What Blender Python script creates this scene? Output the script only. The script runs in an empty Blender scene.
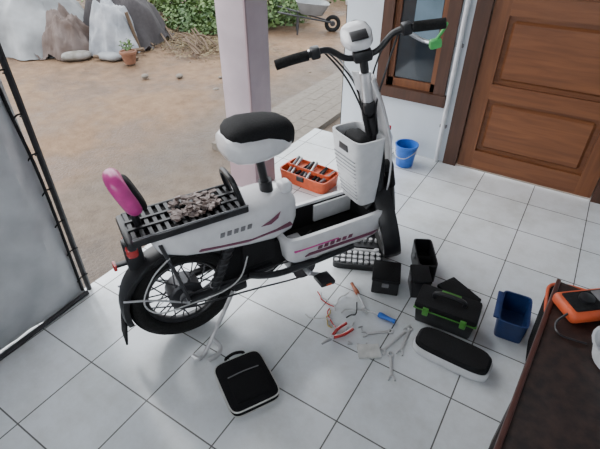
import bpy, bmesh, math, random
from mathutils import Vector, Matrix, noise
random.seed(7)
C=bpy.context
# ---------------------------------------------------------------- materials
def new_mat(name):
    m=bpy.data.materials.new(name); m.use_nodes=True
    nt=m.node_tree; b=nt.nodes['Principled BSDF']; return m,nt,b
def M(name,col,rough=.5,metal=0.,var=.12,scale=30.,bump=0.,coat=0.,spec=None,col2=None,detail=4):
    m,nt,b=new_mat(name)
    tc=nt.nodes.new('ShaderNodeTexCoord'); n=nt.nodes.new('ShaderNodeTexNoise')
    n.inputs['Scale'].default_value=scale; n.inputs['Detail'].default_value=detail
    nt.links.new(tc.outputs['Object'],n.inputs['Vector'])
    r=nt.nodes.new('ShaderNodeValToRGB')
    a=[c*(1-var) for c in col]; bb=[min(1,c*(1+var)) for c in col] if col2 is None else col2
    if col2 is not None: a=col
    r.color_ramp.elements[0].position=.35; r.color_ramp.elements[1].position=.65
    r.color_ramp.elements[0].color=(*a,1); r.color_ramp.elements[1].color=(*bb,1)
    nt.links.new(n.outputs['Fac'],r.inputs['Fac']); nt.links.new(r.outputs['Color'],b.inputs['Base Color'])
    b.inputs['Roughness'].default_value=rough; b.inputs['Metallic'].default_value=metal
    if coat: b.inputs['Coat Weight'].default_value=coat
    if spec is not None: b.inputs['Specular IOR Level'].default_value=spec
    if bump:
        bp=nt.nodes.new('ShaderNodeBump'); bp.inputs['Strength'].default_value=bump; bp.inputs['Distance'].default_value=.01
        nt.links.new(n.outputs['Fac'],bp.inputs['Height']); nt.links.new(bp.outputs['Normal'],b.inputs['Normal'])
    return m
BLK=M('black_plastic',(.010,.010,.012),.4,var=.3)
BLKM=M('black_matte',(.008,.008,.009),.75,var=.3,bump=.2,scale=200,spec=.25)
RUB=M('rubber',(.010,.010,.010),.85,var=.3,bump=.3,scale=150,spec=.25)
WHT=M('white_gloss',(.68,.68,.70),.25,var=.04,coat=.4)
WHTM=M('white_plastic',(.62,.63,.65),.5,var=.05)
PNK=M('pink_plastic',(.60,.045,.28),.35,var=.1,coat=.3)
PNKD=M('plum_decal',(.16,.045,.085),.4)
RED=M('red_lens',(.45,.02,.02),.2,coat=.5)
CHR=M('chrome',(.74,.74,.76),.28,.8,var=.1)
STL=M('steel',(.50,.50,.51),.35,.8,var=.15)
ZINC=M('zinc_plate',(.55,.55,.56),.35,.35,var=.1)
DST=M('dark_steel',(.05,.05,.055),.4,.5)
GRY=M('grey_plastic',(.18,.18,.19),.5)
ORG=M('orange_plastic',(.60,.095,.03),.5)
BLU=M('blue_plastic',(.02,.13,.52),.4)
NAV=M('navy_plastic',(.012,.035,.13),.45)
GRN=M('green_plastic',(.08,.45,.12),.4)
GRN2=M('lime_plastic',(.07,.27,.04),.4)
CANV=M('canvas_black',(.008,.008,.009),.9,bump=.5,scale=300,spec=.2)
PAP=M('paper',(.6,.6,.58),.8)
BGRY=M('blue_grey',(.12,.18,.23),.8,scale=8)
def wood(name,c1,c2,rough=.45,axis=2,sc=6):
    m,nt,b=new_mat(name)
    tc=nt.nodes.new('ShaderNodeTexCoord'); mp=nt.nodes.new('ShaderNodeMapping')
    s=[sc*6]*3; s[axis]=sc*.5; mp.inputs['Scale'].default_value=s
    n=nt.nodes.new('ShaderNodeTexNoise'); n.inputs['Scale'].default_value=1.; n.inputs['Detail'].default_value=6; n.inputs['Distortion'].default_value=.8
    r=nt.nodes.new('ShaderNodeValToRGB'); r.color_ramp.elements[0].position=.3; r.color_ramp.elements[1].position=.7
    r.color_ramp.elements[0].color=(*c1,1); r.color_ramp.elements[1].color=(*c2,1)
    nt.links.new(tc.outputs['Object'],mp.inputs['Vector']); nt.links.new(mp.outputs['Vector'],n.inputs['Vector'])
    nt.links.new(n.outputs['Fac'],r.inputs['Fac']); nt.links.new(r.outputs['Color'],b.inputs['Base Color'])
    b.inputs['Roughness'].default_value=rough
    return m
WDOOR=wood('door_wood',(.130,.044,.016),(.205,.076,.028),axis=0)
WDOORV=wood('door_wood_v',(.118,.040,.014),(.190,.068,.024),axis=2)
WFR=wood('frame_wood',(.045,.018,.009),(.075,.030,.016),axis=2)
WTAB=M('table_veneer',(.008,.005,.0045),.5,scale=45,col2=(.036,.018,.014),detail=8,bump=.2)
GLASS=M('window_glass_dark',(.018,.025,.033),.06,var=.4,scale=3)
WALL=M('wall_plaster',(.58,.63,.68),.75,var=.05,scale=4,bump=.15)
CEIL=M('ceiling_paint',(.5,.5,.5),.8)
PILU=M('pillar_paint',(.40,.33,.36),.65,var=.10,scale=5,bump=.15)
PILL=M('pillar_paint_lower',(.30,.21,.23),.55,var=.08,scale=6)
LEAF=M('leaves',(.025,.065,.012),.6,scale=3,col2=(.10,.16,.04))
LEAFD=M('leaves_dry',(.10,.065,.03),.8,scale=5,col2=(.18,.14,.07))
STICK=M('stick_bark',(.10,.065,.04),.85,scale=20)
TERR=M('terracotta',(.18,.08,.045),.8)
TARPO=M('old_tarp',(.13,.135,.14),.6,scale=3,col2=(.26,.27,.28),bump=.3)
DARKC=M('dark_cloth',(.035,.03,.032),.85)
BRIK=M('paving_grey',(.150,.128,.105),.85,var=.12,bump=.4)
SACK=M('woven_sack',(.13,.12,.10),.8,scale=14,col2=(.22,.21,.20))
def tile_mat():
    m,nt,b=new_mat('floor_tiles')
    g=nt.nodes.new('ShaderNodeNewGeometry'); mp=nt.nodes.new('ShaderNodeMapping')
    mp.inputs['Location'].default_value=(.03+3.05,-.47+2.95,0)
    br=nt.nodes.new('ShaderNodeTexBrick'); br.offset=0; br.squash=1
    br.inputs['Scale'].default_value=1; br.inputs['Brick Width'].default_value=.305; br.inputs['Row Height'].default_value=.295
    br.inputs['Mortar Size'].default_value=.0028; br.inputs['Mortar Smooth'].default_value=.2
    br.inputs['Color1'].default_value=(.70,.735,.77,1); br.inputs['Color2'].default_value=(.74,.77,.80,1); br.inputs['Mortar'].default_value=(.14,.14,.14,1)
    nt.links.new(g.outputs['Position'],mp.inputs['Vector']); nt.links.new(mp.outputs['Vector'],br.inputs['Vector'])
    n=nt.nodes.new('ShaderNodeTexNoise'); n.inputs['Scale'].default_value=3.5; n.inputs['Detail'].default_value=10; n.inputs['Roughness'].default_value=.72
    nt.links.new(g.outputs['Position'],n.inputs['Vector'])
    r=nt.nodes.new('ShaderNodeValToRGB'); r.color_ramp.elements[0].position=.34; r.color_ramp.elements[0].color=(.79,.78,.75,1)
    r.color_ramp.elements[1].position=.58; r.color_ramp.elements[1].color=(1,1,1,1)
    nt.links.new(n.outputs['Fac'],r.inputs['Fac'])
    mx=nt.nodes.new('ShaderNodeMix'); mx.data_type='RGBA'; mx.blend_type='MULTIPLY'; mx.inputs[0].default_value=1
    nt.links.new(br.outputs['Color'],mx.inputs[6]); nt.links.new(r.outputs['Color'],mx.inputs[7])
    nt.links.new(mx.outputs[2],b.inputs['Base Color'])
    mr=nt.nodes.new('ShaderNodeMapRange'); mr.inputs[3].default_value=.28; mr.inputs[4].default_value=.09
    nt.links.new(n.outputs['Fac'],mr.inputs[0]); nt.links.new(mr.outputs[0],b.inputs['Roughness'])
    bp=nt.nodes.new('ShaderNodeBump'); bp.inputs['Strength'].default_value=.35; bp.inputs['Distance'].default_value=.002; bp.invert=True
    nt.links.new(br.outputs['Fac'],bp.inputs['Height']); nt.links.new(bp.outputs['Normal'],b.inputs['Normal'])
    return m
def ground_mat():
    m,nt,b=new_mat('dirt_ground')
    g=nt.nodes.new('ShaderNodeNewGeometry')
    def noi(s,d=8,rg=.6):
        n=nt.nodes.new('ShaderNodeTexNoise'); n.inputs['Scale'].default_value=s; n.inputs['Detail'].default_value=d; n.inputs['Roughness'].default_value=rg
        nt.links.new(g.outputs['Position'],n.inputs['Vector']); return n
    n1=noi(1.3); n2=noi(9,10,.7); n3=noi(60,4)
    def ramp(src,p0,c0,p1,c1):
        r=nt.nodes.new('ShaderNodeValToRGB'); r.color_ramp.elements[0].position=p0; r.color_ramp.elements[1].position=p1
        r.color_ramp.elements[0].color=(*c0,1); r.color_ramp.elements[1].color=(*c1,1); nt.links.new(src,r.inputs['Fac']); return r
    dirt=ramp(n2.outputs['Fac'],.3,(.120,.070,.038),.7,(.225,.145,.088))
    conc=ramp(n2.outputs['Fac'],.3,(.100,.074,.054),.7,(.180,.140,.108))
    sp=nt.nodes.new('ShaderNodeSeparateXYZ'); nt.links.new(g.outputs['Position'],sp.inputs[0])
    ad=nt.nodes.new('ShaderNodeMath'); ad.operation='MULTIPLY_ADD'; ad.inputs[1].default_value=1.1; nt.links.new(n1.outputs['Fac'],ad.inputs[0]); nt.links.new(sp.outputs['X'],ad.inputs[2])
    mr=nt.nodes.new('ShaderNodeMapRange'); mr.inputs[1].default_value=-2.25; mr.inputs[2].default_value=-1.95; nt.links.new(ad.outputs[0],mr.inputs[0])
    mx=nt.nodes.new('ShaderNodeMix'); mx.data_type='RGBA'; nt.links.new(mr.outputs[0],mx.inputs[0])
    nt.links.new(dirt.outputs[0],mx.inputs[6]); nt.links.new(conc.outputs[0],mx.inputs[7])
    pat=ramp(n1.outputs['Fac'],.42,(.60,.56,.53),.56,(1,1,1))
    m2=nt.nodes.new('ShaderNodeMix'); m2.data_type='RGBA'; m2.blend_type='MULTIPLY'; m2.inputs[0].default_value=1
    nt.links.new(mx.outputs[2],m2.inputs[6]); nt.links.new(pat.outputs[0],m2.inputs[7])
    nt.links.new(m2.outputs[2],b.inputs['Base Color'])
    rr=nt.nodes.new('ShaderNodeMapRange'); rr.inputs[1].default_value=.40; rr.inputs[2].default_value=.55; rr.inputs[3].default_value=.36; rr.inputs[4].default_value=.9
    nt.links.new(n1.outputs['Fac'],rr.inputs[0]); nt.links.new(rr.outputs[0],b.inputs['Roughness'])
    b.inputs['Specular IOR Level'].default_value=.35
    bp=nt.nodes.new('ShaderNodeBump'); bp.inputs['Strength'].default_value=.6; bp.inputs['Distance'].default_value=.02
    nt.links.new(n3.outputs['Fac'],bp.inputs['Height']); nt.links.new(bp.outputs['Normal'],b.inputs['Normal'])
    return m
TILE=tile_mat(); GRD=ground_mat()
# ---------------------------------------------------------------- geometry helpers
def finish(name,bm,mat,parent=None,mw=None,smooth=True,mats=None):
    bmesh.ops.recalc_face_normals(bm,faces=bm.faces)
    me=bpy.data.meshes.new(name); bm.to_mesh(me); bm.free()
    for mm in (mats or [mat]): me.materials.append(mm)
    if smooth:
        for p in me.polygons: p.use_smooth=True
        try: me.set_sharp_from_angle(angle=math.radians(40))
        except Exception: pass
    o=bpy.data.objects.new(name,me); C.collection.objects.link(o)
    if parent is not None:
        o.parent=parent; o.matrix_local=mw if mw is not None else Matrix()
    elif mw is not None: o.matrix_world=mw
    return o
def empty(name,loc=(0,0,0),rz=0):
    e=bpy.data.objects.new(name,None); e.empty_display_size=.1; C.collection.objects.link(e)
    e.location=loc; e.rotation_euler=(0,0,rz); return e
def T(x,y,z,rx=0,ry=0,rz=0):
    return Matrix.Translation((x,y,z))@Matrix.Rotation(rz,4,'Z')@Matrix.Rotation(ry,4,'Y')@Matrix.Rotation(rx,4,'X')
def box(name,size,mat,mw=Matrix(),parent=None,bev=.004,seg=2,taper=1.):
    bm=bmesh.new(); bmesh.ops.create_cube(bm,size=1)
    for v in bm.verts:
        if v.co.z<0 and taper!=1: v.co.x*=taper; v.co.y*=taper
        v.co.x*=size[0]; v.co.y*=size[1]; v.co.z*=size[2]
    if bev: bmesh.ops.bevel(bm,geom=bm.edges[:],offset=min(bev,min(size)*.45),segments=seg,affect='EDGES',profile=.5)
    return finish(name,bm,mat,parent,mw)
def cat(pts,n=6,closed=False):
    P=[Vector(p) for p in pts]
    if len(P)<3: return P
    out=[];N=len(P);rg=range(N if closed else N-1)
    for i in rg:
        if closed: a,b,c,d=P[(i-1)%N],P[i],P[(i+1)%N],P[(i+2)%N]
        else: a=P[max(i-1,0)];b=P[i];c=P[i+1];d=P[min(i+2,N-1)]
        for k in range(n):
            t=k/n; out.append(.5*((2*b)+(c-a)*t+(2*a-5*b+4*c-d)*t*t+(3*b-a-3*c+d)*t**3))
    if not closed: out.append(P[-1])
    return out
def sweep_bm(bm,pts,r,n=8,closed=False,sub=6,flat=1.):
    Q=cat(pts,sub,closed); N=len(Q)
    rr=r if callable(r) else (lambda t:r)
    t0=(Q[1]-Q[0]).normalized(); up=Vector((0,0,1)) if abs(t0.z)<.9 else Vector((1,0,0))
    nrm=(up-t0*up.dot(t0)).normalized(); rings=[]
    for i in range(N):
        if closed: t=(Q[(i+1)%N]-Q[(i-1)%N])
        else: t=Q[min(i+1,N-1)]-Q[max(i-1,0)]
        if t.length<1e-9: t=t0
        t=t.normalized(); nrm=(nrm-t*nrm.dot(t)); nrm=nrm.normalized() if nrm.length>1e-6 else t.orthogonal().normalized(); bi=t.cross(nrm)
        R=rr(i/(N-1))
        rings.append([bm.verts.new(Q[i]+nrm*math.cos(a)*R*flat+bi*math.sin(a)*R) for a in [2*math.pi*k/n for k in range(n)]])
    for i in range(N if closed else N-1):
        A=rings[i];B=rings[(i+1)%N]
        for k in range(n): bm.faces.new((A[k],A[(k+1)%n],B[(k+1)%n],B[k]))
    if not closed:
        bm.faces.new(rings[0][::-1]); bm.faces.new(rings[-1])
def sweep(name,pts,r,mat,parent=None,mw=None,n=8,closed=False,sub=6,flat=1.):
    bm=bmesh.new()
    if pts and isinstance(pts[0][0],(tuple,list)):
        for p in pts: sweep_bm(bm,p,r,n,closed,sub,flat)
    else: sweep_bm(bm,pts,r,n,closed,sub,flat)
    return finish(name,bm,mat,parent,mw)
def loft(name,rings,mat,parent=None,mw=None,cap=True):
    bm=bmesh.new(); V=[[bm.verts.new(p) for p in r] for r in rings]; n=len(V[0])
    for i in range(len(V)-1):
        for k in range(n): bm.faces.new((V[i][k],V[i][(k+1)%n],V[i+1][(k+1)%n],V[i+1][k]))
    if cap: bm.faces.new(V[0][::-1]); bm.faces.new(V[-1])
    return finish(name,bm,mat,parent,mw)
def se(n,a,b,e=3.):
    out=[]
    for k in range(n):
        t=2*math.pi*k/n; c=math.cos(t); s=math.sin(t)
        out.append((a*math.copysign(abs(c)**(2/e),c),b*math.copysign(abs(s)**(2/e),s)))
    return out
def lathe(name,prof,mat,parent=None,mw=None,n=24,cap=True):
    return loft(name,[[(r*math.cos(2*math.pi*k/n),r*math.sin(2*math.pi*k/n),z) for k in range(n)] for r,z in prof],mat,parent,mw,cap)
def prism(name,out,y0,y1,mat,parent=None,mw=None,bev=.006,seg=2):
    bm=bmesh.new(); a=[bm.verts.new((x,y0,z)) for x,z in out]; b=[bm.verts.new((x,y1,z)) for x,z in out]; n=len(a)
    bm.faces.new(a); bm.faces.new(b[::-1])
    for k in range(n): bm.faces.new((a[k],b[k],b[(k+1)%n],a[(k+1)%n]))
    if bev: bmesh.ops.bevel(bm,geom=bm.edges[:],offset=bev,segments=seg,affect='EDGES',profile=.5)
    return finish(name,bm,mat,parent,mw)
def open_tray(name,L,W,H,th,mat,parent=None,mw=None,taper=1.,e=8.,n=40,bottom=None):
    r=[]
    for (s,z,ins) in [(taper,0,0),(taper+(1-taper)*.1,H*.05,0),(1,H,0),(1,H,th),(taper,(bottom or th),th)]:
        r.append([(x,y,z) for x,y in se(n,(L/2-ins)*s,(W/2-ins)*s,e)])
    return loft(name,r,mat,parent,mw)
# ---------------------------------------------------------------- room shell
box('floor',(4.65,5.3,.12),TILE,T(.705,.13,-.06),bev=.002)
def grid(name,x0,x1,y0,y1,nx,ny,fn,mat):
    bm=bmesh.new(); V=[[bm.verts.new((x0+(x1-x0)*i/nx,y0+(y1-y0)*j/ny,fn(x0+(x1-x0)*i/nx,y0+(y1-y0)*j/ny))) for j in range(ny+1)] for i in range(nx+1)]
    for i in range(nx):
        for j in range(ny): bm.faces.new((V[i][j],V[i+1][j],V[i+1][j+1],V[i][j+1]))
    return finish(name,bm,mat)
grid('ground',-18,6,-8,20,120,140,lambda x,y:-.10+(noise.noise(Vector((x*.6,y*.6,0)))*.05+noise.noise(Vector((x*2.5,y*2.5,3)))*.015 if x<-1.9 else 0),GRD)
Y=2.78
wx0,wx1,wz0,wz1=-1.13,-.70,.41,1.75
dx0,dx1,dz1=-.61,.36,2.08
bm=bmesh.new()
def addbox(bm,x0,x1,y0,y1,z0,z1):
    r=bmesh.ops.create_cube(bm,size=1)
    for v in r['verts']: v.co=Vector(((x0+x1)/2+v.co.x*(x1-x0),(y0+y1)/2+v.co.y*(y1-y0),(z0+z1)/2+v.co.z*(z1-z0)))
for a in [(-1.40,wx0,0,2.7),(wx0,wx1,0,wz0),(wx0,wx1,wz1,2.7),(wx1,dx0,0,2.7),(dx0,dx1,dz1,2.7),(dx1,3,0,2.7)]:
    addbox(bm,a[0],a[1],Y,Y+.13,a[2],a[3])
finish('wall_back',bm,WALL,smooth=False)
bm=bmesh.new(); addbox(bm,-1.40,-1.27,Y+.13,7.5,-.1,2.7); finish('wall_outer_side',bm,WALL,smooth=False)
bm=bmesh.new(); addbox(bm,1.5,1.62,-2.4,Y,0,2.7); finish('shade_wall_right',bm,WALL,smooth=False)  # unseen wall, added for occlusion so the table side stays darker
bm=bmesh.new(); addbox(bm,-1.62,1.5,-2.5,-2.38,0,1.1); finish('fill_block_wall',bm,WALL,smooth=False)  # unseen low wall behind the camera, added to cut fill from behind
bm=bmesh.new(); addbox(bm,-1.80,1.62,-2.5,Y+.13,2.7,2.8); finish('shade_ceiling',bm,CEIL,smooth=False)  # unseen porch roof, put in to shade the floor area
w=empty('window_1')
fw=.07
bm=bmesh.new(); addbox(bm,wx0-.015,wx0+fw-.015,Y-.025,Y+.10,wz0,wz1); addbox(bm,wx1-fw+.015,wx1+.015,Y-.025,Y+.10,wz0,wz1)
addbox(bm,wx0-.03,wx1+.03,Y-.035,Y+.10,wz0-.035,wz0+.035); addbox(bm,wx0-.015,wx1+.015,Y-.025,Y+.10,wz1-.04,wz1+.03)
finish('frame',bm,WFR,w,smooth=False)
bm=bmesh.new()
sx0,sx1=wx0+fw-.015,wx1-fw+.015
for a in [(sx0,sx0+.035,wz0+.035,wz1-.04),(sx1-.035,sx1,wz0+.035,wz1-.04),(sx0,sx1,wz0+.035,wz0+.085),(sx0,sx1,wz1-.09,wz1-.04)]:
    addbox(bm,a[0],a[1],Y+.005,Y+.045,a[2],a[3])
finish('sash',bm,WDOORV,w,smooth=False)
bm=bmesh.new(); addbox(bm,sx0+.035,sx1-.035,Y+.02,Y+.026,wz0+.08,wz1-.08); finish('glass',bm,GLASS,w,smooth=False)
bm=bmesh.new(); addbox(bm,sx0+.12,sx1-.04,Y+.012,Y+.0195,wz0+.34,wz1-.2); finish('blue_grey_panel',bm,BGRY,w,smooth=False)  # blue-grey panel over part of the dark glass
d=empty('door_1')
bm=bmesh.new(); addbox(bm,dx0,dx0+.085,Y-.02,Y+.12,0,dz1); addbox(bm,dx1-.085,dx1,Y-.02,Y+.12,0,dz1); addbox(bm,dx0,dx1,Y-.02,Y+.12,dz1-.08,dz1+.02)
finish('frame',bm,WFR,d,smooth=False)
lx0,lx1=dx0+.09,dx1-.09
bm=bmesh.new(); addbox(bm,lx0,lx1,Y+.03,Y+.06,.008,dz1-.085); finish('leaf_core',bm,WDOOR,d,smooth=False)
bm=bmesh.new()
for a in [(lx0,lx0+.09,.008,dz1-.085),(lx1-.09,lx1,.008,dz1-.085)]: addbox(bm,a[0],a[1],Y+.005,Y+.045,a[2],a[3])
finish('stiles',bm,WDOORV,d,smooth=False)
bm=bmesh.new()
for a in [(.008,.13),(.47,.56),(.93,1.03),(1.5,1.6),(dz1-.2,dz1-.086)]: addbox(bm,lx0+.09,lx1-.09,Y+.006,Y+.045,a[0],a[1])
finish('rails',bm,WDOOR,d,smooth=False)
for i,(a,b) in enumerate([(.13,.47),(.56,.93),(1.03,1.5),(1.6,dz1-.2)]):
    bm=bmesh.new(); addbox(bm,lx0+.115,lx1-.115,Y+.012,Y+.04,a+.025,b-.025)
    bmesh.ops.bevel(bm,geom=bm.edges[:],offset=.014,segments=1,affect='EDGES')
    finish('panel_%d'%(i+1),bm,WDOOR,d,smooth=False)
box('handle',(.03,.05,.16),CHR,T(lx0+.045,Y-.01,1.22),d,.008)
p=empty('wall_pipe')
sweep('pipe',[(-.655,Y-.022,.0),(-.655,Y-.022,1.2),(-.655,Y-.022,2.7)],.014,WHTM,p,n=10,sub=1)
for i,z in enumerate((.25,.75,1.3)): box('clip_%d'%(i+1),(.045,.02,.02),GRY,T(-.655,Y-.011,z),p,.003)
pe=empty('porch_pillar')
box('shaft',(.185,.185,2.70),PILU,T(-1.535,1.885,1.35),pe,.004)
box('plinth',(.195,.195,.42),PILL,T(-1.535,1.885,.211),pe,.004)
box('corner_strip',(.012,.012,2.2),PILL,T(-1.4425,1.7925,1.52),pe,.002)
gp=empty('gate_post')
box('post',(.05,.05,2.1),BLKM,T(-1.445,2.93,.96),gp,.004); box('foot',(.11,.11,.02),BLKM,T(-1.455,2.97,-.09),gp,.003)
box('hinge',(.02,.07,.05),STL,T(-1.445,2.89,.9),gp,.003)
# tarp curtain on the street side
bm=bmesh.new(); nx,nz=120,110; V=[]
def rid(a,b,s): return 1-abs(noise.noise(Vector((a,b,s))))*2.2
for i in range(nx+1):
    y=.70-i*(3.0/nx); row=[]
    for j in range(nz+1):
        z=.004+j*2.5/nz
        dx=.022*math.sin(y*12+z*1.3)+.04*noise.noise(Vector((y*2.6,z*1.6,1)))+.030*rid(y*3+z*2.2,z*2.4-y*1.5,8)*.7+.016*rid(y*8-z*5,z*5+y*2,2)
        k=max(0,1-(.7-y)/.10); dx=dx*(1-k)*(.4+.6*min(1,z/.3))
        row.append(bm.verts.new((-1.600+dx,y,z)))
    V.append(row)
for i in range(nx):
    for j in range(nz): bm.faces.new((V[i][j],V[i+1][j],V[i+1][j+1],V[i][j+1]))
TARP=M('tarp_fabric',(.38,.395,.41),.45,scale=7,col2=(.50,.515,.53),bump=.3,detail=8)
tp=empty('tarp_curtain')
o=finish('sheet',bm,TARP,tp); s=o.modifiers.new('s','SOLIDIFY'); s.thickness=.004
sweep('edge_pole',[(-1.60,.722,.0),(-1.588,.727,.9),(-1.60,.722,2.6)],.012,BLK,tp,sub=3)
sweep('edge_strap',[(-1.585,.685,.03),(-1.57,.69,.6),(-1.578,.675,1.1),(-1.585,.685,2.5)],.006,BLKM,tp,n=6)
for i in range(16): 
    z=.08+.15*i; sweep('lacing_%d'%(i+1),[(-1.590,.68,z),(-1.580,.70,z+.02),(-1.59,.735,z+.01),(-1.61,.72,z)],.0030,BLKM,tp,n=6,sub=3)
sweep('hem_cord',[(-1.575,.70,.012),(-1.555,.2,.012),(-1.56,-.4,.012),(-1.555,-1.2,.012)],.011,DST,tp,n=6)
sweep('hanging_strap',[(-1.55,.63,1.9),(-1.54,.64,1.5),(-1.535,.62,1.15),(-1.54,.645,1.0),(-1.535,.60,.93)],.014,BLKM,tp,n=8,flat=.4)

# ---------------------------------------------------------------- electric bicycle
BK=empty('electric_bicycle',(-1.074,.756,0),math.radians(62.1))
def ring_y(R,r,n=56,m=12,sq=1.):
    bm=bmesh.new(); V=[]
    for i in range(n):
        a=2*math.pi*i/n; V.append([bm.verts.new(((R+r*math.cos(b))*math.cos(a),r*sq*math.sin(b),(R+r*math.cos(b))*math.sin(a))) for b in [2*math.pi*k/m for k in range(m)]])
    for i in range(n):
        for k in range(m): bm.faces.new((V[i][k],V[i][(k+1)%m],V[(i+1)%n][(k+1)%m],V[(i+1)%n][k]))
    return bm
def cyl_y(name,r,w,mat,mw,parent,n=28):
    return lathe(name,[(r*.9,-w/2),(r,-w/2+.006),(r,w/2-.006),(r*.9,w/2)],mat,parent,mw@Matrix.Rotation(math.pi/2,4,'X'),n)
def wheel(pref,mw,motor):
    bm=ring_y(.180,.032,sq=1.05)
    finish(pref+'_tyre',bm,RUB,BK,mw)
    finish(pref+'_tread',ring_y(.2115,.004,n=56,m=6,sq=5),BLKM,BK,mw)
    finish(pref+'_rim',ring_y(.146,.011,sq=1.7),BLK,BK,mw)
    finish(pref+'_rim_line',ring_y(.1545,.0025,m=6,sq=7.5),STL if not motor else GRY,BK,mw)
    hr=.066 if motor else .025
    cyl_y(pref+'_hub',hr,.084,DST if motor else STL,mw,BK); cyl_y(pref+'_axle',.009,.15,CHR,mw,BK,12)
    if motor: cyl_y(pref+'_hub_cap',.030,.096,GRY,mw,BK)
    bm=bmesh.new()
    for i in range(32):
        a=2*math.pi*i/32; b=a+(.5 if i%2 else -.5)*.8; s=.03*(1 if (i//2)%2 else -1)
        sweep_bm(bm,[(hr*.95*math.cos(b),s,hr*.95*math.sin(b)),(.143*math.cos(a),0,.143*math.sin(a))],.0030 if motor else .0026,5,sub=1)
    finish(pref+'_spokes',bm,DST if motor else STL,BK,mw)
def fender(name,mw,R,a0,a1,w,mat):
    bm=bmesh.new(); n=26; V=[]
    prof=[(-w/2,-.026),(-w/2*.95,-.006),(-w/4,.0),(w/4,.0),(w/2*.95,-.006),(w/2,-.026)]
    for i in range(n+1):
        a=math.radians(a0+(a1-a0)*i/n); V.append([bm.verts.new(((R+h)*math.cos(a),y,(R+h)*math.sin(a))) for y,h in prof])
    for i in range(n):
        for k in range(5): bm.faces.new((V[i][k],V[i][k+1],V[i+1][k+1],V[i+1][k]))
    o=finish(name,bm,mat,BK,mw); s=o.modifiers.new('s','SOLIDIFY'); s.thickness=.003
RW=T(.06,0,.213)
wheel('rear_wheel',RW,True)
fender('rear_fender',RW,.238,15,192,.088,BLK)
box('mudflap',(.008,.09,.10),BLKM,T(-.185,0,.135,0,.2),BK,.003)
for s in (-1,1):
    q='r' if s<0 else 'l'
    sweep('swingarm_'+q,[(.06,s*.062,.21),(.22,s*.066,.225),(.42,s*.05,.22)],.016,BLK,BK,n=8)
    sweep('rack_strut_'+q,[(.06,s*.068,.215),(.03,s*.085,.38),(.0,s*.085,.52)],.007,DST,BK,n=8)
    sweep('shock_'+q,[(.16,s*.075,.24),(.24,s*.075,.42)],.018,BLK,BK,n=10,sub=1)
    pts=[(.16+.08*t/40+.021*math.cos(t*1.2),s*.075+.021*math.sin(t*1.2),.24+.18*t/40) for t in range(41)]
    sweep('spring_'+q,pts,.003,DST,BK,n=5,sub=2)
    sweep('stay_'+q,[(.06,s*.07,.205),(-.06,s*.06,.27),(-.16,s*.045,.30)],.004,CHR,BK,n=6)
prism('inner_mudguard',[(.20,.26),(.27,.19),(.42,.17),(.50,.22),(.47,.33),(.30,.39),(.24,.36)],-.045,.06,BLKM,BK,bev=.012)
prism('rack_side_r',[(-.08,.545),(.32,.55),(.32,.575),(-.08,.57)],-.095,-.083,BLK,BK,bev=.004)
prism('rack_side_l',[(-.08,.545),(.32,.55),(.32,.575),(-.08,.57)],.083,.095,BLK,BK,bev=.004)
box('rack_plate',(.40,.18,.014),BLKM,T(.12,0,.553),BK,.004)
bm=bmesh.new()
for i in range(14): addbox(bm,-.075+i*.028,-.062+i*.028,-.083,.083,.556,.570)
addbox(bm,-.08,.32,-.03,-.02,.556,.574); addbox(bm,-.08,.32,.02,.03,.556,.574)
finish('rack_slats',bm,BLK,BK,smooth=False)
box('rack_tail',(.03,.19,.035),BLK,T(-.085,0,.55),BK,.01)
box('rack_frame_light',(.40,.006,.006),GRY,T(.12,-.093,.578),BK,.002)
LOCK=M('scrap_parts_mat',(.11,.070,.058),.65,scale=60,col2=(.34,.28,.26))
bm=bmesh.new()
for c in range(90):
    x=.155+random.uniform(-.085,.085); y=random.uniform(-.058,.058); z=.573+random.random()*.020
    s=[random.uniform(.012,.032),random.uniform(.010,.018),random.uniform(.004,.010)]
    r=bmesh.ops.create_cube(bm,size=1)
    mm=T(x,y,z,random.uniform(-.3,.3),random.uniform(-.3,.3),random.uniform(0,3))
    for v in r['verts']: v.co=mm@Vector((v.co.x*s[0],v.co.y*s[1],v.co.z*s[2]))
for c in range(3):
    cx,cy=.155+random.uniform(-.04,.04),random.uniform(-.03,.03); r0=random.uniform(.014,.022)
    sweep_bm(bm,[(cx+r0*math.cos(a),cy+r0*.9*math.sin(a),.588+random.uniform(0,.006)) for a in [k*2*math.pi/8 for k in range(8)]],.004,6,closed=True,sub=3)
finish('scrap_parts_on_rack',bm,LOCK,BK,smooth=False)
def cushion(name,L,W,H,mat,mw,e=2.6):
    rings=[]
    for t in [-1,-.93,-.75,-.4,0,.4,.75,.93,1]:
        k=(1-abs(t)**2.4)**(1/2.4) if abs(t)<1 else .03
        k=max(k,.03)
        rings.append([(x*(.55+.45*k) ,y*(.55+.45*k),t*H/2) if k>.04 else (x*.5,y*.5,t*H/2) for x,y in se(24,L/2,W/2,e)])
    return loft(name,rings,mat,BK,mw)
cushion('backrest_shell',.170,.135,.055,PNK,T(-.060,0,.700,0,math.radians(70)))
cushion('backrest_pad',.135,.10,.030,BLKM,T(-.031,0,.690,0,math.radians(70)))
sweep('backrest_bracket',[(-.04,.0,.555),(-.045,0,.61),(-.05,0,.66)],.013,BLK,BK)
box('tail_light',(.04,.10,.045),RED,T(-.085,0,.49),BK,.014,3)
box('reflector',(.012,.04,.02),RED,T(-.150,0,.43),BK,.004)
box('reflector_bracket',(.07,.02,.012),BLK,T(-.115,0,.43),BK,.003)
box('tail_bracket',(.06,.04,.12),BLK,T(-.08,0,.46),BK,.008)
rings=[]
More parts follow.
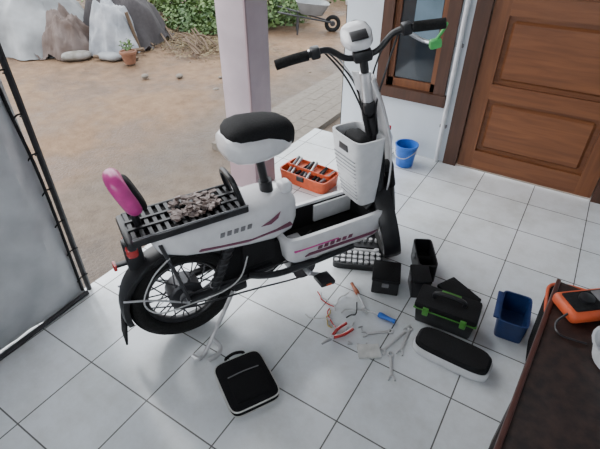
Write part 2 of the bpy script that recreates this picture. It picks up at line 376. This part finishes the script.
for x,w_,z0,z1 in [(-.02,.060,.50,.545),(.0,.083,.465,.548),(.08,.095,.43,.55),(.2,.102,.405,.552),(.32,.102,.385,.555),(.42,.097,.37,.56),(.50,.080,.38,.55),(.53,.055,.41,.53)]:
    zc=(z0+z1)/2; rings.append([(x,a,zc+b) for a,b in se(28,w_,(z1-z0)/2,4.)])
loft('rear_body_shell',rings,WHT,BK)
prism('body_stripe',[(.12,.455),(.30,.428),(.47,.435),(.49,.440),(.32,.434),(.13,.460)],-.1045,.1045,PNKD,BK,bev=0)
for i in range(5): prism('body_letter_%d'%(i+1),[(.20+i*.026,.485),(.216+i*.026,.485),(.220+i*.026,.503),(.204+i*.026,.503)],-.1045,-.1,GRY,BK,bev=0)
for s in (-1,1): prism('body_swoosh_%s'%('r' if s<0 else 'l'),[(.36,.475),(.40,.490),(.44,.515),(.43,.490),(.40,.472)],s*.1012-.0012,s*.1012+.0012,PNKD,BK,bev=0)
box('front_knob',(.05,.06,.045),WHT,T(.50,-.02,.565),BK,.015,3)
sweep('seat_tube',[(.46,0,.26),(.435,0,.55),(.43,0,.60)],.026,BLK,BK,n=14,sub=2)
sweep('seat_post',[(.435,0,.55),(.405,0,.75)],.016,BLK,BK,n=12,sub=2)
box('seat_clamp',(.09,.05,.035),BLK,T(.405,0,.735),BK,.008)
sweep('lift_handle',[(.315,-.062,.55),(.295,-.066,.62),(.285,-.04,.665),(.285,.04,.665),(.295,.066,.62),(.315,.062,.55)],.0105,BLK,BK,n=10)
SEATM=T(.405,0,.780)@Matrix.Diagonal((.82,.87,1.,1))@T(-.405,0,-.80)
def seat(name,mat,prof):
    rings=[]
    for x,w_,z0,z1 in prof:
        zc=(z0+z1)/2; rings.append([tuple(SEATM@Vector((x,a,zc+b))) for a,b in se(32,w_,(z1-z0)/2,2.7)])
    return loft(name,rings,mat,BK)
seat('saddle_shell',WHT,[(.245,.03,.78,.81),(.255,.075,.755,.83),(.285,.105,.74,.838),(.34,.117,.732,.84),(.41,.11,.73,.838),(.48,.092,.735,.836),(.535,.07,.745,.83),(.555,.045,.76,.82),(.562,.02,.775,.81)])
seat('saddle_cushion',BLKM,[(.262,.03,.82,.838),(.275,.065,.81,.856),(.30,.086,.80,.870),(.35,.094,.80,.876),(.42,.092,.80,.872),(.47,.092,.78,.868),(.52,.082,.76,.86),(.556,.06,.755,.842),(.576,.028,.765,.82)])
def tub():
    def rr(x0,x1,y,z0,z1,e=9):
        cx=(x0+x1)/2; return [(cx+a,b,z0+(z1-z0)*((cx+a)-x0)/(x1-x0)) for a,b in se(44,(x1-x0)/2,y,e)]
    rings=[rr(.50,.90,.085,.215,.205),rr(.47,.94,.11,.25,.24),rr(.455,.955,.120,.35,.345),rr(.46,.95,.117,.362,.357),rr(.475,.935,.10,.362,.357),rr(.48,.93,.096,.352,.347)]
    loft('floorboard_tub',rings,WHT,BK,cap=False)
    rings=[rr(.482,.928,.0975,.356,.351),rr(.486,.92,.093,.24,.24),rr(.49,.91,.05,.236,.236)]
    bm=bmesh.new(); V=[[bm.verts.new(p) for p in r] for r in rings]; n=len(V[0])
    for i in range(2):
        for k in range(n): bm.faces.new((V[i][k],V[i][(k+1)%n],V[i+1][(k+1)%n],V[i+1][k]))
    bm.faces.new(V[-1]); finish('tub_liner',bm,BLKM,BK)
    box('tub_foam_far',(.20,.012,.085),WHTM,T(.80,.088,.30),BK,.003)
tub()
prism('tub_stripe',[(.54,.262),(.88,.25),(.91,.262),(.56,.274)],-.1155,-.10,PNKD,BK,bev=0)
prism('tub_stripe_pink',[(.49,.305),(.70,.2985),(.70,.303),(.49,.310)],-.1190,-.11,PNK,BK,bev=0)
for i in range(6): prism('tub_letter_%d'%(i+1),[(.60+i*.03,.280),(.618+i*.03,.2795),(.622+i*.03,.295),(.604+i*.03,.2955)],-.1175,-.1,PNKD,BK,bev=0)
box('tub_connector',(.06,.04,.03),GRY,T(.56,.02,.255),BK,.005)
sweep('tub_cable',[(.50,-.02,.25),(.55,-.04,.30),(.60,.0,.26),(.66,.04,.25)],.005,BLK,BK,n=6)
sweep('frame_main',[(.34,0,.28),(.50,0,.20),(.75,0,.19),(.93,0,.22),(.985,0,.32),(.965,0,.50),(.93,0,.66)],.024,BLK,BK,n=12)
sweep('frame_down_curve',[(.90,-.03,.33),(.955,-.035,.40),(.955,-.03,.55),(.94,-.015,.66)],.017,BLK,BK,n=12)
box('controller_box',(.14,.14,.12),BLKM,T(.36,0,.33),BK,.012)
box('bottom_bracket',(.10,.11,.09),BLK,T(.56,0,.165),BK,.02,3)
sweep('lower_rail',[(.30,-.075,.24),(.45,-.09,.20),(.80,-.09,.20)],.014,BLK,BK,n=8)
cyl_y('chainring',.055,.008,DST,T(.56,-.075,.165),BK)
cyl_y('crank_axle',.012,.24,CHR,T(.56,0,.165),BK,12)
sweep('crank_arm_r',[(.56,-.118,.165),(.615,-.12,.135)],.010,CHR,BK,n=8,sub=2)
sweep('crank_arm_l',[(.56,.118,.165),(.505,.12,.20)],.010,BLK,BK,n=8,sub=2)
box('pedal_r',(.070,.072,.022),BLK,T(.610,-.156,.140,0,.1),BK,.006); box('pedal_reflector_r',(.026,.008,.008),ORG,T(.610,-.1925,.140,0,.1),BK,.002)
box('pedal_l',(.070,.072,.022),BLK,T(.505,.156,.20),BK,.006)
sweep('chain',[(.56,-.068,.218),(.30,-.068,.235),(.07,-.068,.245),(.03,-.068,.213),(.07,-.068,.18),(.30,-.068,.15),(.56,-.068,.112),(.61,-.068,.165)],.004,DST,BK,n=6,closed=True)
sweep('kickstand',[(.24,-.05,.16),(.13,-.12,.07),(.06,-.16,.009),(.03,-.175,.009),(.01,-.155,.02)],.009,ZINC,BK,n=8)
sweep('kickstand_loop',[(.10,-.13,.045),(.12,-.17,.02),(.10,-.195,.010),(.06,-.20,.010)],.009,ZINC,BK,n=8)
sweep('kickstand_l',[(.28,.05,.19),(.15,.10,.08),(.08,.13,.008),(.03,.13,.008)],.008,DST,BK,n=8)
box('stand_pivot',(.06,.13,.04),BLK,T(.27,0,.18),BK,.01)
WIRE=M('white_cable',(.5,.5,.5),.5)
sweep('white_loop',[(.02,-.09,.46),(-.05,-.10,.41),(-.10,-.12,.33),(-.06,-.13,.27),(.04,-.12,.25),(.18,-.11,.24),(.26,-.10,.27),(.30,-.09,.35)],.0028,WIRE,BK,n=6)  # thin white line looping around the rear wheel
rings=[]
def pr(cx,hx,hy,z,e=5,cy=.01): return [(cx+a,cy+b,z) for a,b in se(36,hx,hy,e)]
rings=[pr(.89,.03,.05,.36),pr(.885,.045,.075,.38),pr(.87,.06,.092,.50),pr(.86,.07,.10,.62),pr(.855,.075,.102,.69),pr(.855,.066,.093,.69),pr(.862,.055,.085,.58)]
loft('front_pocket',rings,WHTM,BK,cap=True)
bm=bmesh.new(); V=[bm.verts.new(p) for p in pr(.858,.06,.088,.60)]; bm.faces.new(V); finish('pocket_inner',bm,BLKM,BK)
box('pocket_bag',(.08,.13,.07),BLKM,T(.858,.01,.655),BK,.03,3)
PM=M('pocket_mesh',(.20,.21,.23),.6)
for i in range(11):
    z=.41+i*.019; f_=(z-.38)/(.62-.38); cx=.885-.025*f_; hx=.045+.025*f_; hy=.075+.025*f_
    sweep('pocket_rib_%d'%(i+1),[(cx-hx-.0015,.01+hy*.75*k,z) for k in (-1,-.5,0,.5,1)],.0028,PM,BK,n=5,sub=2)
box('pocket_badge',(.006,.06,.03),DST,T(.787,.01,.645),BK,.002)
bm=bmesh.new(); V=[]
for i in range(13):
    t=i/12; z=.42+t*.50; x0=1.03-t*.14+.03*math.sin(t*math.pi); w_=.06+.030*math.sin(t*math.pi*.9+.2)
    V.append([bm.verts.new((x0-.05*(abs(k)/4)**2,w_*k/4,z)) for k in range(-4,5)])
for i in range(12):
    for k in range(8): bm.faces.new((V[i][k],V[i][k+1],V[i+1][k+1],V[i+1][k]))
o=finish('front_shield',bm,WHT,BK); s=o.modifiers.new('s','SOLIDIFY'); s.thickness=.005
SM=T(1.03,0,.213)@Matrix.Rotation(math.radians(-13.8),4,'Y')@Matrix.Rotation(math.radians(66),4,'Z')
def SB(x,y,z,rx=0,ry=0,rz=0): return SM@T(x,y,z,rx,ry,rz)
FW=SB(.04,0,0)
wheel('front_wheel',FW,False)
fender('front_fender',FW,.236,25,200,.08,BLK)
for s in (-1,1):
    q='r' if s<0 else 'l'
    sweep('fork_leg_'+q,[(.04,s*.062,0),(.02,s*.062,.15),(.0,s*.055,.30)],.015,BLK,BK,SM,n=10)
    sweep('fork_boot_'+q,[(.012,s*.06,.18),(.003,s*.056,.29)],.021,BLKM,BK,SM,n=10,sub=2)
box('fork_crown',(.05,.15,.04),BLK,SB(0,0,.30),BK,.01)
sweep('steerer',[(0,0,.30),(0,0,.55),(0,0,.79)],.016,BLK,BK,SM,n=12,sub=2)
sweep('head_tube',[(0,0,.40),(0,0,.56)],.027,BLK,BK,SM,n=14,sub=2)
sweep('stem_sleeve',[(0,0,.62),(0,0,.74)],.021,CHR,BK,SM,n=14,sub=2)
box('stem_fold_clamp',(.06,.05,.05),BLK,SB(0,0,.60),BK,.012)
box('bar_clamp',(.05,.07,.045),BLK,SB(.01,0,.80),BK,.012)
hb=[(-.01,.30,.85),(-.01,.20,.855),(.02,.12,.845),(.02,.06,.80),(.02,0,.79),(.02,-.06,.80),(.02,-.12,.845),(-.01,-.19,.86),(-.03,-.275,.855)]
sweep('handlebar',hb,.0115,BLK,BK,SM,n=12)
sweep('grip_l',[(-.01,.19,.856),(-.01,.25,.855),(-.01,.31,.85)],.018,RUB,BK,SM,n=12)
sweep('grip_r',[(-.01,-.18,.861),(-.02,-.23,.858),(-.033,-.285,.855)],.018,RUB,BK,SM,n=12)
box('switch_l',(.04,.035,.04),BLK,SB(.0,.165,.855),BK,.008); box('switch_r',(.04,.035,.04),BLK,SB(.0,-.160,.858),BK,.008)
sweep('brake_lever_l',[(.02,.15,.85),(.06,.19,.84),(.07,.26,.825),(.06,.31,.82)],.007,CHR,BK,SM,n=8)
sweep('brake_lever_r',[(.02,-.15,.85),(.055,-.18,.82),(.05,-.23,.78),(.03,-.27,.765)],.008,CHR,BK,SM,n=8)
box('green_lever_clamp',(.028,.045,.035),GRN,SB(.03,-.27,.765),BK,.009); sweep('green_lever_tip',[(.03,-.275,.78),(.02,-.295,.81),(.0,-.30,.84)],.006,GRN,BK,SM,n=8)
rings=[]
for x,w_,h_ in [(-.075,.02,.012),(-.065,.045,.022),(-.03,.062,.032),(.02,.07,.042),(.06,.064,.045),(.085,.05,.036),(.095,.02,.015)]:
    rings.append([(.02+(x+.01)*.80,a*.82+.008,.855+b*.8+x*.1) for a,b in se(28,w_,h_,2.8)])
loft('headlight_housing',rings,WHT,BK,SM)
box('display',(.045,.06,.008),BLK,SB(-.012,.008,.881,0,-.35),BK,.003)
lathe('headlight_lens',[(.026,0),(.030,.008),(.018,.016)],GRY,BK,SB(.098,0,.862,0,math.pi/2))
sweep('housing_mount',[(.01,0,.79),(.012,0,.85)],.014,BLK,BK,SM,n=8,sub=2)
sweep('control_cables',[[(.03,.15,.85),(.09,.10,.79),(.07,.03,.66),(.03,.02,.50)],[(.03,-.15,.85),(.10,-.10,.78),(.07,-.02,.62),(.03,-.02,.46)],[(.03,.14,.85),(.02,.07,.73),(.035,.02,.56),(.03,.0,.42)],[(.02,-.14,.85),(-.03,-.07,.74),(-.03,-.02,.60),(-.02,-.02,.45)]],.0038,BLK,BK,SM,n=6)
sweep('brake_cable_silver',[(.05,.12,.84),(.11,.06,.74),(.08,.0,.58),(.03,.01,.5)],.003,CHR,BK,SM,n=6)
sweep('black_loom',[(.0,.02,.62),(-.035,.02,.50),(-.05,.01,.38),(-.02,.0,.30)],.010,BLKM,BK,SM,n=8)

# ---------------------------------------------------------------- things on the floor
e=empty('orange_toolbox',(-1.245,2.075,0),math.radians(-4))
open_tray('base',.35,.19,.078,.008,ORG,e,T(0,0,.0),taper=.94)
open_tray('lift_tray',.31,.10,.025,.005,ORG,e,T(0,.03,.066))
box('latch',(.05,.012,.03),BLK,T(0,-.097,.06),e,.003)
for i in range(9):
    x=-.12+.030*i; sweep('tool_%d'%(i+1),[(x,-.07+random.uniform(0,.02),.05+.004*(i%3)),(x+random.uniform(-.03,.03),.07,.085+random.uniform(0,.02))],.009,[GRY,STL,BLKM,DST][i%4],e,n=7,sub=1)
e=empty('blue_bucket',(-.82,2.60,0))
lathe('pail',[(.052,0),(.056,.005),(.070,.14),(.076,.142),(.076,.152),(.067,.152),(.052,.012)],BLU,e)
sweep('bail',[(-.073,0,.145),(-.07,-.03,.12),(-.03,-.085,.09),(.03,-.085,.09),(.07,-.03,.12),(.073,0,.145)],.003,STL,e,n=6)
e=empty('plastic_bottle',(-.98,2.66,0))
lathe('body',[(.03,0),(.034,.006),(.034,.14),(.014,.18),(.013,.195)],WHTM,e); lathe('cap',[(.016,.193),(.016,.215),(.012,.218)],RED,e)
e=empty('socket_set_case',(-.650,1.560,0),math.radians(24))
open_tray('case',.24,.15,.03,.008,BLK,e)
open_tray('lid',.24,.12,.025,.008,BLK,e,T(0,.14,.0,.0))
k=0
for i in range(8):
    for j in range(3):
        k+=1; lathe('socket_%d'%k,[(.009,.009),(.011,.011),(.011,.036),(.006,.036)],ZINC,e,T(-.100+.0285*i,-.05+.033*j,0),12)
sweep('ratchet',[(-.10,.052,.022),(.08,.052,.022)],.008,ZINC,e,n=8,sub=2); lathe('ratchet_head',[(.014,0),(.016,.01),(.012,.02)],ZINC,e,T(.09,.052,.014),16)
for i in range(7): lathe('lid_socket_%d'%(i+1),[(.008,.009),(.009,.011),(.009,.03),(.005,.03)],ZINC,e,T(-.09+.03*i,.14,0),10)
e=empty('zip_pouch',(-.682,.712,0),math.radians(60))
cu=[(1.0,.0),(1.0,.028),(.97,.036),(.8,.042),(.5,.044)]
PX,PY=.092,.108
loft('body',[[(x*s,y*s,z) for x,y in se(40,PX,PY,7)] for s,z in cu],CANV,e)
sweep('piping',[(x*1.01,y*1.01,.031) for x,y in se(40,PX,PY,7)],.0028,PAP,e,n=6,closed=True,sub=2)
sweep('piping_lower',[(x*1.01,y*1.01,.005) for x,y in se(40,PX,PY,7)],.0025,PAP,e,n=6,closed=True,sub=2)
box('front_pocket',(.13,.10,.008),CANV,T(0,-.035,.045),e,.004)
sweep('pocket_zip',[(-.06,.025,.048),(0,.028,.049),(.06,.025,.048)],.002,GRY,e,n=6)
sweep('strap',[(-.03,PY,.022),(-.035,PY+.012,.03),(0,PY+.02,.034),(.035,PY+.012,.03),(.03,PY,.022)],.006,CANV,e,n=8,flat=.5)
def comp_box(name,loc,rz,L,W,H,open_=False):
    e=empty(name,loc,rz)
    if open_:
        open_tray('body',L,W,H,.006,BLK,e,bottom=.02)
        box('divider',(.004,W*.85,H*.6),BLKM,T(0,0,H*.4),e,.001)
    else:
        box('body',(L,W,H),BLK,T(0,0,H/2),e,.006); box('lid',(L*1.04,W*1.04,.018),BLKM,T(0,0,H-.004),e,.006)
    box('latch',(.03,.008,.02),GRY,T(0,-W/2-.004,H*.7),e,.002)
    return e
comp_box('black_parts_box',(-.465,1.470,0),math.radians(20),.12,.13,.085)
comp_box('black_battery_box',(-.36,1.675,0),math.radians(-62),.20,.09,.10,True)
comp_box('black_battery_box',(-.325,1.520,0),math.radians(-62),.11,.08,.10)
comp_box('tool_organizer',(-.155,1.555,0),math.radians(-28),.16,.10,.045)
e=empty('green_toolbox',(-.165,1.400,0),math.radians(4))
box('base',(.24,.12,.085),BLK,T(0,0,.0435),e,.008,taper=.93)
box('lid',(.25,.13,.035),BLKM,T(0,0,.10),e,.012)
box('green_band',(.252,.132,.006),GRN2,T(0,0,.085),e,.003)
for s in (-1,1): box('latch_%s'%('r' if s>0 else 'l'),(.024,.012,.040),GRN2,T(s*.075,-.068,.085),e,.004)
sweep('handle',[(-.06,0,.115),(-.055,0,.14),(0,0,.148),(.055,0,.14),(.06,0,.115)],.009,BLK,e,n=8)
box('green_top',(.08,.030,.006),GRN2,T(.0,.035,.119),e,.003)
e=empty('battery_cover',(-.085,1.228,0),math.radians(-1))
rings=[]
for s,z in [(.94,.0),(1.0,.012),(1.0,.035),(.97,.042)]: rings.append([(x*s,y*s,z) for x,y in se(40,.148,.058,4.5)])
loft('shell',rings,WHT,e)
rings=[]
for s,z in [(.94,.040),(.95,.055),(.88,.068),(.6,.074),(.2,.076)]: rings.append([(x*s,y*s,z) for x,y in se(40,.148,.058,4.5)])
loft('top',rings,BLKM,e)
e=empty('pliers',(-.52,1.06,.012),math.radians(70))
sweep('handle_1',[(0,0,0),(.05,.018,0),(.10,.02,0)],.007,RED,e,n=8); sweep('handle_2',[(0,0,0),(.05,-.018,0),(.10,-.02,0)],.007,RED,e,n=8)
sweep('jaw',[(-.05,0,0),(-.02,0,0),(.005,0,0)],lambda t:.004+.007*t,STL,e,n=8)
lathe('pivot',[(.009,-.008),(.010,0),(.009,.009)],CHR,e,n=14)
e=empty('screwdriver',(-.41,1.275,.014),math.radians(0))
sweep('handle',[(0,0,0),(.03,0,0),(.075,0,0)],lambda t:.011+.002*math.sin(t*6),BLU,e,n=10); sweep('shaft',[(-.08,0,-.008),(0,0,0)],.003,CHR,e,n=8,sub=1)
e=empty('screwdriver',(-.54,1.34,.012),math.radians(140))
sweep('handle',[(0,0,0),(.03,0,0),(.07,0,0)],lambda t:.009+.002*math.sin(t*6),M('brown_handle',(.30,.08,.03),.5),e,n=10); sweep('shaft',[(-.08,0,-.007),(0,0,0)],.003,CHR,e,n=8,sub=1)
def wrench(loc,rz,L):
    e=empty('wrench',loc,rz)
    box('shank',(L,.012,.005),ZINC,T(0,0,0),e,.002)
    bm=bmesh.new(); sweep_bm(bm,[(L/2+.009+.010*math.cos(a),.010*math.sin(a),0) for a in [2*math.pi*k/10 for k in range(10)]],.004,6,closed=True,sub=2); finish('ring_end',bm,ZINC,e)
    sweep('open_end',[(-L/2-.02,.012,0),(-L/2-.006,.010,0),(-L/2+.002,0,0),(-L/2-.006,-.010,0),(-L/2-.02,-.012,0)],.004,ZINC,e,n=6)
for l,a,L in [((-.30,1.19,.005),75,.14),((-.265,1.215,.005),95,.12),((-.265,1.07,.005),115,.09),((-.375,1.19,.005),40,.09)]: wrench(l,math.radians(a),L)
box('parts_packet',(.09,.065,.012),PAP,T(-.365,1.085,.006,0,0,math.radians(35)),None,.004)
e=empty('wire_harness',(0,0,0))
cols=[WIRE,RED,WIRE,BLK,M('yellow_wire',(.42,.32,.08),.5)]
for i in range(8):
    x=-.56+random.uniform(-.05,.05); y=1.19+random.uniform(-.04,.05)
    pts=[]
    a=random.uniform(0,6.28)
    for k in range(6):
        pts.append((x,y,.005+.012*(k%2)*random.random())); x+=.026*math.cos(a); y+=.022*math.sin(a); a+=random.uniform(-.8,.8)
    sweep('wire_%d'%(i+1),pts,.0028,cols[i%5],e,n=6)
e=empty('loose_screws',(0,0,0))
for i in range(12):
    x,y=-.44+random.uniform(-.06,.06),1.13+random.uniform(-.05,.05); a=random.uniform(0,6)
    sweep('screw_%d'%(i+1),[(x,y,.003),(x+.018*math.cos(a),y+.018*math.sin(a),.003)],.003,STL,e,n=6,sub=1)
# ---------------------------------------------------------------- right side: table etc
TZ=.70
e=empty('wooden_table',(.106,1.00,0),math.radians(-3.5))
box('top',(.74,1.95,.035),WTAB,T(.37,-.975,TZ-.0175),e,.004)
for i,(x,y) in enumerate([(.05,-.04),(.69,-.04),(.05,-1.85),(.69,-1.85)]): box('leg_%d'%(i+1),(.05,.05,TZ-.035),WTAB,T(x,y,(TZ-.035)/2),e,.004)
box('apron_side',(.02,1.75,.09),WTAB,T(.04,-.95,TZ-.08),e,.003); box('apron_end',(.60,.02,.09),WTAB,T(.37,-.04,TZ-.08),e,.003)
box('edge_trim',(.010,1.95,.008),M('red_trim',(.07,.02,.014),.5),T(.004,-.975,TZ+.001),e,.003)
e=empty('multimeter',(.172,.925,TZ),math.radians(-50))
box('holster',(.080,.125,.03),ORG,T(0,0,.0155),e,.012,3); box('face',(.056,.100,.008),BLKM,T(0,0,.031),e,.004)
box('screen',(.045,.028,.003),GRY,T(0,.030,.0355),e,.001); lathe('dial',[(.016,0),(.016,.008),(.012,.010)],BLK,e,T(0,-.01,.034),20)
sweep('probe_lead',[(.02,-.06,.02),(.03,-.09,.006),(.06,-.10,.005),(.09,-.06,.005)],.0025,BLK,e,n=6)
e=empty('ceramic_bowl',(.245,.800,TZ),0)
lathe('bowl',[(.03,.0),(.05,.004),(.06,.045),(.065,.047),(.06,.047),(.045,.010)],WHTM,e)
e=empty('tool_bag',(.325,1.44,0),math.radians(5))
open_tray('bag',.36,.24,.28,.012,CANV,e,taper=.92,e=5)
sweep('orange_rim',[(x,y,.28) for x,y in se(40,.178,.118,5)],.006,ORG,e,n=8,closed=True,sub=2)
sweep('handle_near',[(-.08,-.115,.26),(-.07,-.11,.33),(.0,-.10,.35),(.07,-.11,.33),(.08,-.115,.26)],.008,ORG,e,n=8)
sweep('bag_tools',[[(-.10,.0,.05),(-.12,.02,.31)],[(.0,.02,.05),(.02,.04,.33)],[(.08,-.02,.05),(.10,.0,.30)],[(-.04,-.04,.05),(-.05,-.03,.29)]],.014,GRY,e,n=8,sub=1)
e=empty('navy_storage_bin',(.074,1.525,0),math.radians(5))
open_tray('bin',.115,.19,.10,.006,NAV,e,taper=.92); box('lip',(.025,.16,.010),NAV,T(-.064,0,.095),e,.004)

# ---------------------------------------------------------------- outdoors
def leaves(bm,n,c,s,size):
    for _ in range(n):
        u=Vector((random.gauss(0,1),random.gauss(0,1),random.gauss(0,1))).normalized()*random.random()**.35
        p_=Vector((c[0]+u.x*s[0],c[1]+u.y*s[1],max(-.05,c[2]+u.z*s[2])))
        a=Vector((random.uniform(-1,1),random.uniform(-1,1),random.uniform(-.4,.6))).normalized(); b=a.orthogonal().normalized(); b=(b+Vector((0,0,.3))).normalized()
        L=size*random.uniform(.6,1.3); Wd=L*.3
        bm.faces.new([bm.verts.new(q) for q in (p_-a*L*.5,p_+b*Wd,p_+a*L*.5-Vector((0,0,L*.2)),p_-b*Wd)])
HB=empty('hedge_bush')
spots=[((-4.75,5.15,.0),(.85,.55,.25)),((-5.3,5.7,.15),(1.,.7,.42)),((-4.3,5.9,.1),(.7,.7,.32)),((-6.3,5.6,.4),(.8,.7,.7)),((-4.9,6.9,.5),(1.3,.9,.9)),((-6.6,7.2,.8),(1.5,1.2,1.3)),((-8.6,5.5,.8),(1.3,1.3,1.3)),((-3.9,8.2,.3),(1.4,.8,.6)),((-2.5,8.6,.3),(1.1,.8,.7))]
bm=bmesh.new()
for c,s in spots: leaves(bm,2400,c,s,.075)
finish('foliage',bm,LEAF,HB,smooth=False)
st=[]
for c,s in spots:
    for k in range(4): st.append([(c[0]+random.uniform(-.1,.1),c[1]+random.uniform(-.1,.1),-.12),(c[0]+random.uniform(-.5,.5)*s[0],c[1]+random.uniform(-.5,.5)*s[1],c[2]+s[2]*.5)])
sweep('stems',st,.012,STICK,HB,n=6,sub=1)
bm=bmesh.new()
for _ in range(2200):
    x=random.gauss(-4.2,.5); y=random.gauss(4.35,.25); a=random.uniform(0,6.28); L=random.uniform(.010,.032)
    z=-.090+random.uniform(0,.025)
    bm.faces.new([bm.verts.new((x+L*math.cos(a+q)*k,y+L*math.sin(a+q)*k,z+random.uniform(0,.015))) for q,k in ((0,1),(1.57,.4),(3.14,1),(4.71,.4))])
finish('dead_leaves',bm,LEAFD,HB,smooth=False)
st=[]
for i in range(14):
    x=-4.3+random.uniform(-.5,.5); y=4.1+random.uniform(-.2,.3); a=random.uniform(-.6,.9)+2.2; L=random.uniform(.3,.7)
    st.append([(x,y,-.06),(x+L*.5*math.cos(a),y+L*.25*math.sin(a),-.02+random.random()*.06),(x+L*math.cos(a),y+L*.5*math.sin(a),random.random()*.08)])
sweep('fallen_branches',st,.011,STICK,HB,n=6,sub=3)
def mound(name,cx,cy,sx,sy,h,mat,seed,parent,rz=0):
    bm=bmesh.new(); n=60; V=[]
    for i in range(n+1):
        row=[]
        for j in range(n+1):
            x=-1+2*i/n; y=-1+2*j/n; r=(abs(x)**3+abs(y)**3)**(1/3)
            z=h*max(0,1-max(0,(r-.35)/.65)**1.5)*(1+.35*noise.noise(Vector((x*1.8,y*1.8,seed)))); z+=.09*noise.noise(Vector((x*3.5,y*3.5,seed)))+.04*abs(noise.noise(Vector((x*8+y*3,y*7,seed))))
            X=x*sx*(1+.2*noise.noise(Vector((y*2,x*2,seed)))); Yy=y*sy*(1+.2*noise.noise(Vector((x*2,y*2,4+seed))))
            row.append(bm.verts.new((X,Yy,max(z,.0)-.10)))
        V.append(row)
    for i in range(n):
        for j in range(n): bm.faces.new((V[i][j],V[i+1][j],V[i+1][j+1],V[i][j+1]))
    return finish(name,bm,mat,parent,T(cx,cy,0,0,0,rz))
e=empty('covered_scrap_pile')
mound('grey_tarp',-6.05,3.30,.75,.62,.72,TARPO,3,e,.5)
mound('dark_cover',-5.25,4.0,.55,.45,.66,DARKC,9,e,.3)
mound('pale_sheet',-4.95,3.62,.30,.32,.52,M('pale_sheet_mat',(.17,.18,.20),.6,scale=6,col2=(.30,.31,.33)),14,e,.4)
mound('brown_cover',-5.38,3.28,.30,.32,.42,M('brown_cover_mat',(.07,.045,.035),.8,scale=6,col2=(.13,.10,.09)),21,e,.4)
def sack(x,y,z,rz,s,mat,parent,nm):
    rings=[]
    for t in [-1,-.9,-.6,-.2,.2,.6,.9,1]:
        k=(1-abs(t)**3)**(1/3) if abs(t)<1 else .1
        rings.append([(t*.30*s,a*(1+.12*math.sin(t*5)),b+.09*s) for a,b in se(18,.16*s*max(k,.15),.09*s*max(k,.15),2.3)])
    loft(nm,rings,mat,parent,T(x,y,z,0,0,rz))
for i,(x,y,z,a,s,m_) in enumerate([(-5.05,3.12,-.10,.9,.55,SACK),(-4.72,3.32,-.10,.3,.5,TARPO)]): sack(x,y,z,a,s,m_,e,'sack_%d'%(i+1))
sweep('wood_scraps',[[(-5.0,3.3,-.08),(-4.5,3.65,-.02)],[(-4.85,3.2,-.05),(-4.45,3.5,-.08)],[(-4.7,3.75,-.08),(-4.75,3.7,.35)]],.022,STICK,e,n=5,sub=1)
e=empty('clay_flower_pot',(-4.40,3.34,-.09))
lathe('pot',[(.06,0),(.085,.11),(.095,.11),(.095,.135),(.08,.135),(.075,.12)],TERR,e)
bm=bmesh.new(); leaves(bm,50,(0,0,.20),(.08,.08,.06),.05); finish('plant',bm,LEAF,e,smooth=False)
for i,(x,y) in enumerate([(-3.6,3.3),(-3.2,3.5),(-3.9,3.1),(-3.0,3.2)]):
    bm=bmesh.new(); bmesh.ops.create_icosphere(bm,subdivisions=2,radius=random.uniform(.02,.045))
    for v in bm.verts: v.co*=1+.3*noise.noise(v.co*9+Vector((i,0,0))); v.co.z*=.6
    finish('stone',bm,BRIK,None,T(x,y,-.085))
e=empty('wheelbarrow',(-3.42,5.70,-.1),math.radians(35))
open_tray('tray',.46,.36,.15,.01,M('galvanised_tray',(.22,.23,.24),.45,.3,scale=6),e,T(0,0,.24,0,.1),taper=.65,e=4)
for s in (-1,1):
    q='r' if s<0 else 'l'
    sweep('handle_'+q,[(-.46,s*.2,.30),(-.15,s*.14,.23),(.28,s*.035,.13)],.012,DST,e,n=8,sub=2); sweep('leg_'+q,[(-.18,s*.14,.23),(-.2,s*.14,.0)],.012,DST,e,n=8,sub=1)
finish('tyre',ring_y(.085,.028),RUB,e,T(.30,0,.11)); cyl_y('hub',.035,.04,DST,T(.30,0,.11),e)
bm=bmesh.new()
for i in range(5):
    for j in range(14):
        x=-1.72-.11*i; y=2.35+.215*j+(.1 if i%2 else 0)
        r=bmesh.ops.create_cube(bm,size=1)
        for v in r['verts']: v.co=Vector((x+v.co.x*.107,y+v.co.y*.211,-.087+v.co.z*.06+random.uniform(-.001,.001)))
finish('paving_blocks',bm,BRIK,smooth=False)

# ---------------------------------------------------------------- light
W=bpy.data.worlds.new('World'); C.scene.world=W; W.use_nodes=True; nt=W.node_tree
bg=nt.nodes['Background']; bg.inputs['Strength'].default_value=4.9
g=nt.nodes.new('ShaderNodeTexCoord'); sp=nt.nodes.new('ShaderNodeSeparateXYZ'); r=nt.nodes.new('ShaderNodeValToRGB')
nt.links.new(g.outputs['Generated'],sp.inputs[0]); nt.links.new(sp.outputs['Z'],r.inputs['Fac']); nt.links.new(r.outputs['Color'],bg.inputs['Color'])
r.color_ramp.elements[0].color=(.78,.80,.82,1); r.color_ramp.elements[1].color=(.90,.95,1.0,1)
sun=bpy.data.lights.new('overcast_sun','SUN'); sun.energy=2.2; sun.angle=math.radians(60); sun.color=(1,.96,.91)
so=bpy.data.objects.new('overcast_sun',sun); C.collection.objects.link(so); so.rotation_euler=(math.radians(10),math.radians(-52),0)
cd=bpy.data.cameras.new('camera'); cam=bpy.data.objects.new('camera',cd); C.collection.objects.link(cam)
cam.location=(0,0,1.45); cam.rotation_euler=(math.radians(53.5),0,math.radians(32.3)); cd.sensor_width=36; cd.lens=26.7; cd.clip_start=.02
C.scene.camera=cam
